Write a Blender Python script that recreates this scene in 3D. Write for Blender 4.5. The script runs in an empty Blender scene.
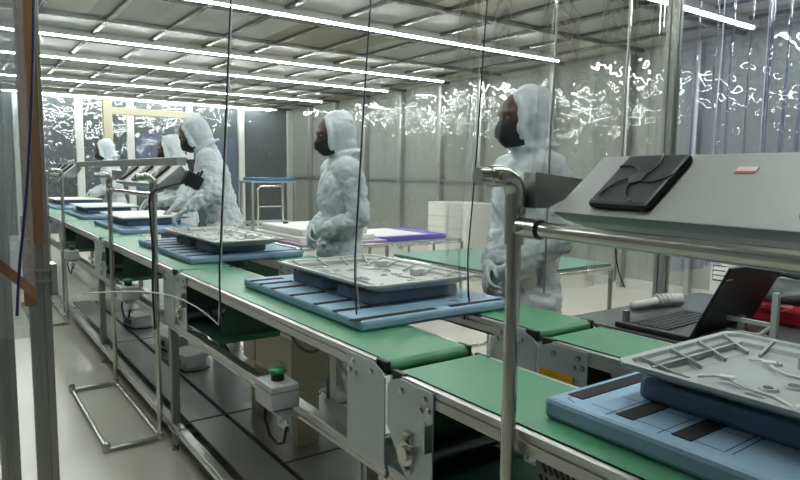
import bpy, bmesh, math, random
from mathutils import Vector, Matrix, noise
random.seed(7)
C = bpy.context.scene.collection
SC = bpy.context.scene
PI = math.pi

# ------------------------------------------------------------------ camera
def make_camera():
    f, yaw, pitch, roll = 633.316, .623113, .103879, .011624
    fw = Vector((math.sin(yaw) * math.cos(pitch), math.cos(yaw) * math.cos(pitch), -math.sin(pitch)))
    rt = Vector((math.cos(yaw), -math.sin(yaw), 0)); up = rt.cross(fw)
    r = rt * math.cos(roll) + up * math.sin(roll)
    u = -rt * math.sin(roll) + up * math.cos(roll)
    cam = bpy.data.cameras.new('camera'); o = bpy.data.objects.new('camera', cam); C.objects.link(o)
    cam.sensor_width = 36; cam.lens = f / 800 * 36; cam.clip_start = .05; cam.clip_end = 100
    M = Matrix((r, u, -fw)).transposed().to_4x4(); M.translation = (0, 0, 1.4)
    o.matrix_world = M
    SC.camera = o
make_camera()

# ------------------------------------------------------------------ world, exposure
W = bpy.data.worlds.new('world'); SC.world = W; W.use_nodes = True
W.node_tree.nodes['Background'].inputs[0].default_value = (.75, .8, .85, 1)
W.node_tree.nodes['Background'].inputs[1].default_value = .3
SC.view_settings.view_transform = 'Standard'; SC.view_settings.look = 'None'
SC.view_settings.gamma = 1; SC.view_settings.use_curve_mapping = False
SC.view_settings.exposure = 1.1
TUBE_STRENGTH = 33.0
SC.cycles.max_bounces = 8; SC.cycles.transparent_max_bounces = 24
SC.cycles.caustics_reflective = False; SC.cycles.caustics_refractive = False
SC.cycles.sample_clamp_indirect = 6

# ------------------------------------------------------------------ materials
def lin(h):
    h = h.lstrip('#'); v = [int(h[i:i + 2], 16) / 255 for i in (0, 2, 4)]
    return tuple(x / 12.92 if x <= .04045 else ((x + .055) / 1.055) ** 2.4 for x in v) + (1,)
def mat(name, col, rough=.5, metal=0, vary=.12, scale=8, bump=0, bscale=60, stretch=None, spec=.5):
    m = bpy.data.materials.new(name); m.use_nodes = True
    nt = m.node_tree; b = nt.nodes['Principled BSDF']
    b.inputs['Roughness'].default_value = rough; b.inputs['Metallic'].default_value = metal
    b.inputs['Specular IOR Level'].default_value = spec
    tc = nt.nodes.new('ShaderNodeTexCoord'); mp = nt.nodes.new('ShaderNodeMapping')
    nt.links.new(tc.outputs['Object'], mp.inputs[0])
    if stretch: mp.inputs['Scale'].default_value = stretch
    n = nt.nodes.new('ShaderNodeTexNoise'); n.inputs['Scale'].default_value = scale; n.inputs['Detail'].default_value = 4
    nt.links.new(mp.outputs[0], n.inputs['Vector'])
    mx = nt.nodes.new('ShaderNodeMix'); mx.data_type = 'RGBA'
    c = lin(col) if isinstance(col, str) else tuple(col) + (1,)
    mx.inputs[6].default_value = tuple(x * (1 - vary) for x in c[:3]) + (1,)
    mx.inputs[7].default_value = tuple(min(1, x * (1 + vary)) for x in c[:3]) + (1,)
    nt.links.new(n.outputs[0], mx.inputs[0]); nt.links.new(mx.outputs[2], b.inputs['Base Color'])
    if bump:
        n2 = nt.nodes.new('ShaderNodeTexNoise'); n2.inputs['Scale'].default_value = bscale; n2.inputs['Detail'].default_value = 3
        nt.links.new(mp.outputs[0], n2.inputs['Vector'])
        bp = nt.nodes.new('ShaderNodeBump'); bp.inputs['Strength'].default_value = bump; bp.inputs['Distance'].default_value = .01
        nt.links.new(n2.outputs[0], bp.inputs['Height']); nt.links.new(bp.outputs[0], b.inputs['Normal'])
    return m
def film(name, tint, haze, gl, rough, bump, bscale, edge=.35, milk=(.72, .75, .8)):
    """clear plastic sheeting: transparent, glossy, a trace of milky haze"""
    m = bpy.data.materials.new(name); m.use_nodes = True; nt = m.node_tree
    for n in list(nt.nodes): nt.nodes.remove(n)
    N = nt.nodes.new; L = nt.links.new
    out = N('ShaderNodeOutputMaterial'); tr = N('ShaderNodeBsdfTransparent'); g = N('ShaderNodeBsdfGlossy'); d = N('ShaderNodeBsdfDiffuse')
    tr.inputs[0].default_value = tuple(tint) + (1,); g.inputs['Roughness'].default_value = rough
    g.inputs[0].default_value = (1, 1, 1, 1); d.inputs[0].default_value = tuple(milk) + (1,)
    lw = N('ShaderNodeLayerWeight'); lw.inputs[0].default_value = .25
    mr = N('ShaderNodeMapRange'); mr.inputs[3].default_value = gl; mr.inputs[4].default_value = edge
    L(lw.outputs['Fresnel'], mr.inputs[0])
    tc = N('ShaderNodeTexCoord'); n = N('ShaderNodeTexNoise'); n.inputs['Scale'].default_value = bscale; n.inputs['Detail'].default_value = 3
    L(tc.outputs['Object'], n.inputs['Vector'])
    bp = N('ShaderNodeBump'); bp.inputs['Strength'].default_value = bump; bp.inputs['Distance'].default_value = .02
    L(n.outputs[0], bp.inputs['Height']); L(bp.outputs[0], g.inputs['Normal'])
    m1 = N('ShaderNodeMixShader'); m1.inputs[0].default_value = haze
    L(tr.outputs[0], m1.inputs[1]); L(d.outputs[0], m1.inputs[2])
    m2 = N('ShaderNodeMixShader'); L(mr.outputs[0], m2.inputs[0]); L(m1.outputs[0], m2.inputs[1]); L(g.outputs[0], m2.inputs[2])
    L(m2.outputs[0], out.inputs[0])
    return m
def emit(name, col, s):
    m = bpy.data.materials.new(name); m.use_nodes = True; nt = m.node_tree
    b = nt.nodes['Principled BSDF']; b.inputs['Base Color'].default_value = (.9, .9, .9, 1)
    b.inputs['Emission Color'].default_value = tuple(col) + (1,); b.inputs['Emission Strength'].default_value = s
    return m
M = dict(
    alu=mat('brushed_aluminium', (.56, .56, .54), .34, 1, .10, 5, .08, 40, (1, 1, 14)),
    alud=mat('dull_aluminium_profile', (.42, .43, .41), .42, 1, .12, 4),
    steel=mat('polished_pipe', (.60, .60, .56), .20, 1, .12, 6),
    zinc=mat('zinc_plate', (.50, .56, .58), .36, .85, .10, 7, .04, 30),
    black=mat('black_plastic', '#17181a', .45, 0, .2, 20),
    rubber=mat('black_rubber', '#101112', .7, 0, .2, 20),
    belt=mat('green_conveyor_belt', (.060, .235, .125), .42, 0, .10, 2.2, .03, 220),
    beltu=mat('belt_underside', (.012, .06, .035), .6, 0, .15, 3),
    table=mat('green_table_mat', (.10, .27, .20), .5, 0, .08, 3),
    pad=mat('pale_blue_foam_pad', (.29, .45, .61), .62, 0, .10, 5, .12, 90),
    foam=mat('blue_foam_block', (.13, .205, .30), .6, 0, .14, 6, .10, 70),
    strap=mat('black_felt_strip', '#0d0f14', .85, 0, .2, 40),
    ink=mat('blue_ink', '#16326e', .7),
    tray=mat('grey_moulded_plastic', (.40, .43, .43), .42, 0, .07, 9, .05, 80),
    trayl=mat('pale_moulded_plastic', (.56, .57, .54), .38, 0, .08, 9, .05, 80),
    board=mat('white_panel', (.80, .79, .74), .45, 0, .03, 6),
    wire=mat('pale_wire', (.66, .68, .68), .4, 0, .05, 20),
    box=mat('ionizer_grey_paint', (.37, .38, .37), .42, .15, .05, 5, .02, 150),
    boxd=mat('ionizer_end_bracket', (.30, .31, .30), .36, .8, .08, 6),
    fan=mat('fan_black', '#060707', .5, 0, .2, 20),
    guard=mat('fan_guard_wire', '#4a4c50', .35, .4),
    suit=mat('white_coverall_fabric', (.62, .66, .69), .55, 0, .05, 14, .9, 22),
    skin=mat('brown_skin', (.10, .055, .038), .5, 0, .10, 12),
    mask=mat('black_face_mask', '#15161b', .75, 0, .15, 30, .1, 120),
    glove=mat('grey_green_glove', (.46, .55, .52), .55, 0, .08, 25, .1, 90),
    eye=mat('eye_white', (.22, .20, .19), .4),
    ctrl=mat('control_box_plastic', (.60, .62, .62), .42, 0, .04, 10),
    green=mat('green_push_button', (.0, .20, .06), .3, 0, .05, 10),
    beige=mat('beige_painted_panel', (.60, .55, .41), .5, 0, .06, 4),
    white=mat('white_paint', (.74, .73, .70), .45, 0, .04, 5),
    purple=mat('purple_pad', (.14, .09, .42), .6, 0, .1, 10),
    lilac=mat('lilac_table_mat', (.50, .36, .52), .6, 0, .08, 6),
    laptop=mat('laptop_black', '#111214', .42, 0, .1, 10),
    key=mat('laptop_keys', '#1c1d20', .5),
    silver=mat('silver_mark', (.65, .65, .66), .3, .6),
    red=mat('red_plastic', (.30, .012, .018), .35, 0, .12, 8),
    dgrey=mat('dark_grey_plastic', (.055, .065, .07), .4, 0, .1, 8),
    tape=mat('brown_tape', (.20, .115, .05), .38, 0, .14, 9, .06, 30),
    cream=mat('cream_beam_paint', (.52, .48, .34), .5, 0, .06, 5),
    yellow=mat('orange_yellow_strip', (.60, .34, .02), .5),
    redlab=mat('red_label', (.55, .03, .04), .5),
    whlab=mat('white_label', (.72, .72, .70), .5),
    cable=mat('black_cable', '#0e0f12', .5),
    navy=mat('navy_cable', (.02, .025, .08), .45),
    shelf=mat('grey_lower_shelf', (.20, .197, .185), .28, 0, .16, 3),
    seam=mat('dark_curtain_binding', (.02, .022, .04), .5),
    blue=mat('blue_crate_plastic', (.03, .12, .22), .5),
    film=film('clear_curtain_film', (.965, .975, .98), .006, .016, .03, .04, 10),
    filmr=film('folded_curtain_film', (.80, .82, .93), .07, .045, .03, .2, 9, .5, (.5, .53, .78)),
    filmo=film('cloudy_curtain_film', (.86, .89, .90), .22, .12, .03, .3, 12, .5),
    filmw=film('wall_sheet_film', (.95, .965, .96), .008, .10, .012, .0, 13, .4),
    tube=emit('tube_glow', (.93, 1.0, .97), TUBE_STRENGTH),
)
def crumple(m, layers):
    nt = m.node_tree; N = nt.nodes.new; L = nt.links.new; b = nt.nodes['Principled BSDF']
    tc = N('ShaderNodeTexCoord'); prev = None
    for sc, dist, st, strg in layers:
        mp = N('ShaderNodeMapping'); mp.inputs['Scale'].default_value = st; L(tc.outputs['Object'], mp.inputs[0])
        n = N('ShaderNodeTexNoise'); n.noise_type = 'RIDGED_MULTIFRACTAL'; n.inputs['Scale'].default_value = sc; n.inputs['Detail'].default_value = 2.5; n.inputs['Distortion'].default_value = .6
        L(mp.outputs[0], n.inputs['Vector'])
        bp = N('ShaderNodeBump'); bp.inputs['Strength'].default_value = strg; bp.inputs['Distance'].default_value = dist
        L(n.outputs[0], bp.inputs['Height'])
        if prev: L(prev.outputs[0], bp.inputs['Normal'])
        prev = bp
    L(prev.outputs[0], b.inputs['Normal'])
crumple(M['suit'], [(4.0, .022, (1, 1, .8), .8), (9, .010, (1.3, 1.3, .7), .9)])
def floor_mat():
    m = mat('pale_epoxy_floor', (.68, .655, .575), .22, 0, .10, 1.3)
    return m
def ceiling_mat():
    m = bpy.data.materials.new('ceiling_panels'); m.use_nodes = True; nt = m.node_tree; N = nt.nodes.new; L = nt.links.new
    b = nt.nodes['Principled BSDF']; b.inputs['Roughness'].default_value = .35
    tc = N('ShaderNodeTexCoord'); mp = N('ShaderNodeMapping'); mp.inputs['Scale'].default_value = (1 / .62, 1 / 1.22, 1); mp.inputs['Location'].default_value = (.0, .0, .3)
    L(tc.outputs['Object'], mp.inputs[0])
    fl = N('ShaderNodeVectorMath'); fl.operation = 'FLOOR'; L(mp.outputs[0], fl.inputs[0])
    wn = N('ShaderNodeTexWhiteNoise'); L(fl.outputs[0], wn.inputs[0])
    cr = N('ShaderNodeValToRGB'); cr.color_ramp.interpolation = 'CONSTANT'
    e = cr.color_ramp.elements; e[0].position = 0; e[0].color = (.50, .50, .49, 1); e[1].position = .45; e[1].color = (.42, .43, .42, 1)
    x = e.new(.66); x.color = (.27, .26, .19, 1)
    x = e.new(.9); x.color = (.62, .60, .50, 1)
    L(wn.outputs[0], cr.inputs[0]); L(cr.outputs[0], b.inputs['Base Color'])
    return m

# ------------------------------------------------------------------ mesh helpers
class G:
    """collects shapes; build() links them as ONE mesh object"""
    def __init__(s): s.bm = bmesh.new()
    def _xf(s, vs, m):
        bmesh.ops.transform(s.bm, matrix=m, verts=vs)
    def box(s, c, d, rot=None):
        r = bmesh.ops.create_cube(s.bm, size=1)['verts']
        m = Matrix.Translation(c) @ (rot.to_4x4() if rot else Matrix.Identity(4)) @ Matrix.Diagonal((*d, 1))
        s._xf(r, m); return s
    def bx(s, x0, x1, y0, y1, z0, z1):
        return s.box(((x0 + x1) / 2, (y0 + y1) / 2, (z0 + z1) / 2), (abs(x1 - x0), abs(y1 - y0), abs(z1 - z0)))
    def cyl(s, a, b, r, r2=None, n=16):
        a = Vector(a); b = Vector(b); d = b - a
        v = bmesh.ops.create_cone(s.bm, cap_ends=True, segments=n, radius1=r, radius2=r if r2 is None else r2, depth=d.length)['verts']
        s._xf(v, Matrix.Translation((a + b) / 2) @ d.to_track_quat('Z', 'Y').to_matrix().to_4x4()); return s
    def ball(s, c, r, rot=None, n=16):
        if not hasattr(r, '__len__'): r = (r, r, r)
        v = bmesh.ops.create_uvsphere(s.bm, u_segments=n, v_segments=max(6, n // 2 + 2), radius=1)['verts']
        s._xf(v, Matrix.Translation(c) @ (rot.to_4x4() if rot else Matrix.Identity(4)) @ Matrix.Diagonal((*r, 1))); return s
    def cap(s, a, b, r0, r1=None, n=14):
        """tapered capsule"""
        r1 = r0 if r1 is None else r1
        s.cyl(a, b, r0, r1, n); s.ball(a, r0, n=n); s.ball(b, r1, n=n); return s
    def tube(s, pts, r, n=8, closed=False):
        pts = [Vector(p) for p in pts]; k = len(pts); rings = []
        up = Vector((0, 0, 1)); prev = None
        for i, p in enumerate(pts):
            if closed: t = pts[(i + 1) % k] - pts[i - 1]
            else: t = pts[min(i + 1, k - 1)] - pts[max(i - 1, 0)]
            t.normalize()
            if prev is None:
                a = t.orthogonal().normalized()
            else:
                a = prev - t * prev.dot(t)
                a = a.normalized() if a.length > 1e-6 else t.orthogonal().normalized()
            prev = a; b = t.cross(a)
            rr = r[i] if hasattr(r, '__len__') else r
            rings.append([s.bm.verts.new(p + (a * math.cos(2 * PI * j / n) + b * math.sin(2 * PI * j / n)) * rr) for j in range(n)])
        m = k if closed else k - 1
        for i in range(m):
            A = rings[i]; B = rings[(i + 1) % k]
            for j in range(n): s.bm.faces.new((A[j], A[(j + 1) % n], B[(j + 1) % n], B[j]))
        if not closed:
            s.bm.faces.new(rings[0][::-1]); s.bm.faces.new(rings[-1])
        return s
    def prism(s, poly, fn, a, b):
        """poly of 2D points extruded between fn(u,v,a) and fn(u,v,b)"""
        A = [s.bm.verts.new(fn(u, v, a)) for u, v in poly]; B = [s.bm.verts.new(fn(u, v, b)) for u, v in poly]
        n = len(poly)
        s.bm.faces.new(A[::-1]); s.bm.faces.new(B)
        for i in range(n): s.bm.faces.new((A[i], A[(i + 1) % n], B[(i + 1) % n], B[i]))
        return s
    def xf(s, m): bmesh.ops.transform(s.bm, matrix=m, verts=s.bm.verts[:]); return s
    def build(s, name, m, parent=None, bevel=0, smooth=False, loc=None):
        bmesh.ops.recalc_face_normals(s.bm, faces=s.bm.faces[:])
        me = bpy.data.meshes.new(name); s.bm.to_mesh(me); s.bm.free()
        if m: me.materials.append(M[m] if isinstance(m, str) else m)
        if smooth:
            for p in me.polygons: p.use_smooth = True
            if smooth == 'auto': me.set_sharp_from_angle(angle=math.radians(40))
        o = bpy.data.objects.new(name, me); C.objects.link(o)
        if parent: o.parent = parent
        if loc: o.location = loc
        if bevel:
            b = o.modifiers.new('bevel', 'BEVEL'); b.width = bevel; b.segments = 2; b.limit_method = 'ANGLE'
        return o
def thing(name, label, cat, loc=(0, 0, 0), rz=0, group=None):
    o = bpy.data.objects.new(name, None); C.objects.link(o); o.empty_display_size = .1
    o.location = loc; o.rotation_euler = (0, 0, rz)
    return tag(o, label, cat, group)
def tag(o, label, cat, group=None):
    o['label'] = label; o['category'] = cat
    if group: o['group'] = group
    return o
def struct(o): o['kind'] = 'structure'; return o
def dup(o, loc=None, parent=None, label=None, rz=None):
    c = o.copy(); C.objects.link(c)
    if parent: c.parent = parent
    if loc is not None: c.location = loc
    if rz is not None: c.rotation_euler = (0, 0, rz)
    if label: c['label'] = label
    for ch in list(o.children): dup(ch, parent=c)
    return c
def remesh(g, voxel, smooth=2):
    """fuse the overlapping shapes of g into one continuous surface"""
    me = bpy.data.meshes.new('t'); g.bm.to_mesh(me); g.bm.free()
    o = bpy.data.objects.new('t', me); C.objects.link(o)
    r = o.modifiers.new('r', 'REMESH'); r.mode = 'VOXEL'; r.voxel_size = voxel
    sm = o.modifiers.new('s', 'SMOOTH'); sm.factor = .5; sm.iterations = smooth
    dg = bpy.context.evaluated_depsgraph_get(); dg.update()
    out = bpy.data.meshes.new_from_object(o.evaluated_get(dg))
    bpy.data.objects.remove(o); bpy.data.meshes.remove(me)
    for p in out.polygons: p.use_smooth = True
    return out
def link(name, me, m, parent):
    me.name = name; me.materials.clear(); me.materials.append(M[m])
    o = bpy.data.objects.new(name, me); C.objects.link(o); o.parent = parent
    return o

# ------------------------------------------------------------------ setting
X0, X1, Y0, Y1, ZC = -2.6, 7.0, -3.2, 14.4, 2.95
def setting():
    struct(G().bx(X0 - .1, X1 + .1, Y0 - .1, Y1 + .1, -.1, 0).build('floor', floor_mat()))
    struct(G().bx(X0 - .1, X1 + .1, Y0 - .1, Y1 + .1, ZC, ZC + .1).build('ceiling', ceiling_mat()))
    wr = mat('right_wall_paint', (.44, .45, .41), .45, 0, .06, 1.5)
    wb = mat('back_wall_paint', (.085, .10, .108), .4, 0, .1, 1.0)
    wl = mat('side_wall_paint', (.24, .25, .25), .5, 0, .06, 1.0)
    struct(G().bx(X1, X1 + .1, Y0, Y1, 0, ZC).build('wall_right', wr))
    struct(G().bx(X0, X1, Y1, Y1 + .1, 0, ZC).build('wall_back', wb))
    struct(G().bx(X0 - .1, X0, Y0, Y1, 0, ZC).build('wall_left', wl))
    struct(G().bx(X0, X1, Y0 - .1, Y0, 0, ZC).build('wall_front', wl))
    struct(G().bx(X1 - .02, X1, Y0, Y1, 0, .12).build('baseboard_right', 'white'))
    struct(G().bx(X0, X1, Y1 - .02, Y1, 0, .12).build('baseboard_back', 'white'))
    # ceiling grid of metal bars
    g = G()
    x = X0 + .32
    while x < X1: g.bx(x - .022, x + .022, Y0, Y1, ZC - .035, ZC - .001); x += .62
    y = Y0 + .6
    while y < Y1: g.bx(X0, X1, y - .022, y + .022, ZC - .045, ZC - .002); y += 1.22
    struct(g.build('trim_1', mat('ceiling_bar_metal', (.30, .30, .28), .25, .9, .1, 4)))
    # wall posts, one each
    n = 2
    ys = [2.75, 3.95, 4.85, 6.05, 7.5, 8.5, 9.66, 10.9, 12.1, 13.3]
    for y in ys:
        struct(G().bx(X1 - .09, X1, y - .03, y + .03, 0, ZC - .05).build('trim_%d' % n, 'alu', bevel=.004)); n += 1
    struct(G().bx(X1 - .05, X1 - .01, ys[0], Y1, 1.275, 1.30).build('trim_%d' % n, 'alu')); n += 1
    xs = [1.2, 2.28, 3.26, 4.5, 5.7, 6.95]
    for x in xs:
        struct(G().bx(x - .07, x + .07, Y1 - .09, Y1, 0, ZC - .05).build('trim_%d' % n, 'white', bevel=.004)); n += 1
    # dark blue-grey lower panels of the back wall
    struct(G().bx(3.36, 5.6, Y1 - .05, Y1, .9, 2.2).build('trim_%d' % n, mat('blue_grey_panel', (.10, .13, .20), .4))); n += 1
    return ys, xs
YS, XS = setting()

def sheet_mesh(w, h, amp, wl, seed, nx, nz, folds=0, fold_amp=0):
    """wrinkled hanging film in local XZ plane, origin at its top middle"""
    bm = bmesh.new(); V = []
    for j in range(nz + 1):
        row = []
        for i in range(nx + 1):
            x = -w / 2 + w * i / nx; z = -h * j / nz
            p = Vector((x / wl, seed * 3.7, z / wl * .8))
            d = amp * (noise.noise(p) + .5 * noise.noise(p * 2.3))
            if folds: d += fold_amp * math.sin(2 * PI * folds * (i / nx) + seed + .6 * noise.noise(Vector((seed, z, x * 3))))
            row.append(bm.verts.new((x, d, z)))
        V.append(row)
    for j in range(nz):
        for i in range(nx): bm.faces.new((V[j][i], V[j][i + 1], V[j + 1][i + 1], V[j + 1][i]))
    me = bpy.data.meshes.new('sheet'); bm.to_mesh(me); bm.free()
    for p in me.polygons: p.use_smooth = True
    return me
def wall_sheets():
    ords = ['first', 'second', 'third', 'fourth', 'fifth', 'sixth', 'seventh', 'eighth', 'ninth', 'tenth']
    edges = YS + [Y1 - .1]
    for i in range(len(edges) - 1):
        a, b = edges[i] + .04, edges[i + 1] - .04
        o = link('plastic_sheet', sheet_mesh(b - a, 2.75, .0065, .15, i + 1, 60, 140), 'filmw', None)
        o.location = (X1 - .13, (a + b) / 2, ZC - .07); o.rotation_euler = (0, 0, PI / 2)
        tag(o, 'clear wrinkled plastic sheet on right wall, %s bay counted from the far corner' % ords[len(edges) - 2 - i], 'plastic sheet', 'plastic sheets lining the right wall')
    for i in range(len(XS) - 1):
        a, b = XS[i] + .08, XS[i + 1] - .08
        o = link('plastic_sheet', sheet_mesh(b - a, 2.7, .0075, .17, i + 21, 70, 150), 'filmw', None)
        o.location = ((a + b) / 2, Y1 - .14, ZC - .07)
        tag(o, 'clear crinkled plastic sheet on back wall, %s bay counted from the right corner' % ords[len(XS) - 2 - i], 'plastic sheet', 'plastic sheets lining the back wall')
wall_sheets()

# ------------------------------------------------------------------ ceiling light lines
def lights():
    rows = [(.81, 6.5, 'nearest the viewer, over the near belts'),
            (3.21, 6.58, 'over the booth front at top right'), (5.63, 6.54, 'nearest long line seen through the curtains'),
            (8.0, 6.57, 'second line behind the curtains'), (9.56, 6.56, 'third line behind the curtains'),
            (11.84, 6.47, 'fourth line behind the curtains'), (14.1, 6.49, 'farthest line along the back wall')]
    for y, xe, lab in rows:
        t = thing('ceiling_light', 'white tube light line on ceiling, ' + lab, 'ceiling light', (0, y, ZC - .05), 0, 'tube light lines on the ceiling')
        g = G().bx(-.5, xe, -.05, .05, -.010, .05).bx(-.5, xe, -.05, -.046, -.026, -.01).bx(-.5, xe, .046, .05, -.026, -.01)
        g.build('housing', 'white', t)
        x = xe; k = 0
        while x > -.4:
            a = max(-.45, x - 1.49)
            G().cyl((a + .012, 0, -.026), (x - .012, 0, -.026), .014, n=10).build('tube', 'tube', t, smooth='auto')
            x = a
lights()

# ------------------------------------------------------------------ conveyors
def conveyor(name_label, xf, xb, y0, y1, zt, legs=(), vents=False, knobs=False, sides=(-1, 1)):
    """belt conveyor along Y: xf front (viewer) side, xb back side"""
    t = thing('belt_conveyor', name_label, 'conveyor', ((xf + xb) / 2, (y0 + y1) / 2, 0), 0, 'green belt conveyors')
    cx, cy = (xf + xb) / 2, (y0 + y1) / 2
    L = (y1 - y0) / 2; hw = (xb - xf) / 2; rw = .018; DR = min(.62, L)
    T = Matrix.Translation((0, 0, 0))
    # belt loop profile in (y,z)
    prof = []; r = .02
    for k in range(9):
        a = PI / 2 - PI * k / 8 * .9
        prof.append((-L + .012 + r - r * math.cos(PI / 2 - a) if False else -(L - .006 - r) - r * math.sin(PI * k / 8 * .9), zt - r + r * math.cos(PI * k / 8 * .9)))
    low = [(-(L - .08), zt - .058), (L - DR, zt - .058), (L - DR + .06, zt - .235), (L - .06, zt - .235), (L - .072, zt - .16)]
    right = [(-y, z) for y, z in prof][::-1]
    loop = prof + low + right
    g = G(); bm = g.bm; n = len(loop)
    A = [bm.verts.new((-hw + rw, y, z)) for y, z in loop]; B = [bm.verts.new((hw - rw, y, z)) for y, z in loop]
    th = .004
    inner = []
    for i, (y, z) in enumerate(loop):
        dy, dz = -y * .15, (zt - .03) - z; l = math.hypot(dy, dz); inner.append((y + dy / l * th, z + dz / l * th))
    A2 = [bm.verts.new((-hw + rw, y, z)) for y, z in inner]; B2 = [bm.verts.new((hw - rw, y, z)) for y, z in inner]
    for i in range(n):
        j = (i + 1) % n
        bm.faces.new((A[i], A[j], B[j], B[i])); bm.faces.new((A2[i], B2[i], B2[j], A2[j]))
        bm.faces.new((A[i], A2[i], A2[j], A[j])); bm.faces.new((B[i], B[j], B2[j], B2[i]))
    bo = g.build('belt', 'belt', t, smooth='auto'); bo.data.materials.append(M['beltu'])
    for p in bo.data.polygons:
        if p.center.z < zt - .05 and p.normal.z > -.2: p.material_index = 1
    # slider bed under the top run, drive rollers
    G().bx(-hw + rw, hw - rw, -L + .06, L - .06, zt - .052, zt - .008).build('slider_bed', 'rubber', t)
    for s in (-1, 1):
        G().cyl((-hw + rw, s * (L - .026), zt - .021), (hw - rw, s * (L - .026), zt - .021), .0165, n=16).build('roller', 'alud', t, smooth='auto')
        if s > 0: G().cyl((-hw + rw, L - .09, zt - .205), (hw - rw, L - .09, zt - .205), .024, n=16).build('roller', 'alud', t, smooth='auto')
        # black nose guard pieces at the corner of the side rails
        for sx in (-1, 1):
            G().bx(sx * (hw - .012) - .007, sx * (hw - .012) + .007, s * (L - .005), s * (L - .055), zt - .03, zt + .001).build('nose_guard', 'black', t, bevel=.003)
    for sx in (-1, 1):                                               # slotted aluminium side rails
        x = sx * (hw - rw / 2)
        g = G()
        g.bx(x - rw / 2, x + rw / 2, -L + .05, L - .05, zt - .018, zt - .003)
        g.bx(x - rw / 2 + .004, x + rw / 2 - .004, -L + .05, L - .05, zt - .024, zt - .016)
        g.bx(x - rw / 2, x + rw / 2, -L + .05, L - .05, zt - .046, zt - .022)
        g.build('side_rail', 'alu', t, bevel=.0015)
        for s in (-1, 1):                                            # zinc end plates down to the lower rail
            px = sx * (hw + .003)
            ya, yb = s * (L + .0005), s * (L - .180)
            pl = [(ya, zt - .036), (s * (L - .012), zt - .022), (s * (L - .05), zt - .008), (yb, zt - .008), (yb, .672)]
            pl += [(s * (L - .085), .672), (s * (L - .06), .69), (s * (L - .035), .73), (ya, .775)] if s > 0 else [(ya, .672)]
            g = G().prism(pl, lambda u, v, w: (w, u, v), px - .002, px + .002)
            g.bx(px - .002 if sx < 0 else px - .028, px + .028 if sx < 0 else px + .002, ya, yb,   .670, .674)
            p = g.build('end_plate', 'zinc', t, bevel=.0008)
            for (yy, zz) in ((L - .06, zt - .035), (L - .15, zt - .03), (L - .165, zt - .055), (L - .135, zt - .06)):
                q = px + sx * .002
                g = G().cyl((q, s * yy, zz), (q + sx * .006, s * yy, zz), .0065, n=10).cyl((q, s * yy, zz), (q + sx * .002, s * yy, zz), .010, n=12)
                g.build('bolt', 'steel', p)
            if sx < 0 and s > 0:                                               # bearing of the drive roller
                q = px - .002; by, bz = s * (L - .09), zt - .178
                g = G().cyl((q, by, bz), (q - .012, by, bz), .030, n=20).cyl((q, by, bz), (q - .02, by, bz), .019, n=18)
                g.prism([(by - .014, bz - .05), (by + .014, bz - .05), (by + .02, bz), (by + .014, bz + .05), (by - .014, bz + .05), (by - .02, bz)], lambda u, v, w: (w, u, v), q, q - .006)
                g.build('bearing', 'steel', p, smooth='auto')
                for dz in (-.038, .038): G().cyl((q - .006, by, bz + dz), (q - .014, by, bz + dz), .007, n=8).build('bearing_bolt', 'alud', p)
                # small angled latch bracket at plate edge
                g = G().bx(q, q - .004, s * (L - .15), s * (L - .178), zt - .13, zt - .085).bx(q, q - .022, s * (L - .175), s * (L - .179), zt - .145, zt - .08)
                g.build('latch', 'zinc', p)
    # lower frame: rails, legs, feet, shelf
    for sx in sides:
        x = sx * (hw - .018)
        g = G().bx(x - .02, x + .02, -L, L, .63, .643).bx(x - .016, x + .016, -L, L, .64, .658).bx(x - .02, x + .02, -L, L, .655, .67)
        g.build('frame_rail', 'alu', t, bevel=.002)
        g = G().bx(x - .02, x + .02, -L, L, .10, .113).bx(x - .016, x + .016, -L, L, .11, .128).bx(x - .02, x + .02, -L, L, .125, .14)
        g.build('floor_rail', 'alu', t, bevel=.002)
        for ly in legs:
            yy = ly - cy
            g = G().bx(x - .02, x + .02, yy - .02, yy - .006, .05, .63).bx(x - .02, x + .02, yy + .006, yy + .02, .05, .63).bx(x - .015, x + .015, yy - .01, yy + .01, .05, .63)
            lg = g.build('leg', 'alud', t, bevel=.002)
            g = G().cyl((x, yy, 0), (x, yy, .012), .024, .02, 16).cyl((x, yy, .01), (x, yy, .055), .008, n=10)
            g.build('foot', 'steel', lg, smooth='auto')
    for ly in legs:
        yy = ly - cy
        G().bx(-hw + .036, hw - .036 if len(sides) > 1 else hw + .25, yy - .02, yy + .02, .63, .67).build('cross_beam', 'alud', t, bevel=.002)
    if vents:
        for i, yy in enumerate(vents):
            g = G().bx(-.02, .0, yy - .07, yy + .07, zt - .20, zt - .05)
            p = g.build('motor_cover', 'box', t, bevel=.004)
            g = G()
            for k in range(7):
                for h in range(3):
                    g.box((-.0205, yy - .05 + .016 * k, zt - .165 + .04 * h), (.002, .007, .034), Matrix.Rotation(-.5, 3, 'X'))
            g.build('vent_slots', 'black', p)
    if knobs:
        for ky, kz in knobs:
            q = -hw - .006
            g = G().cyl((q, ky - cy, kz - .035), (q, ky - cy, kz), .0035, n=8).ball((q, ky - cy, kz + .006), (.011, .011, .014), n=12)
            g.build('lever_knob', 'black', t, smooth='auto')
    return t
B = [1.262, 3.05, 4.83, 6.61, 10.2]
conveyor('green belt conveyor nearest the viewer, carrying the grey open tray', .872, 1.168, -.62, 1.252, .918, legs=(-.45,), vents=(.50,), sides=(-1,))
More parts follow.
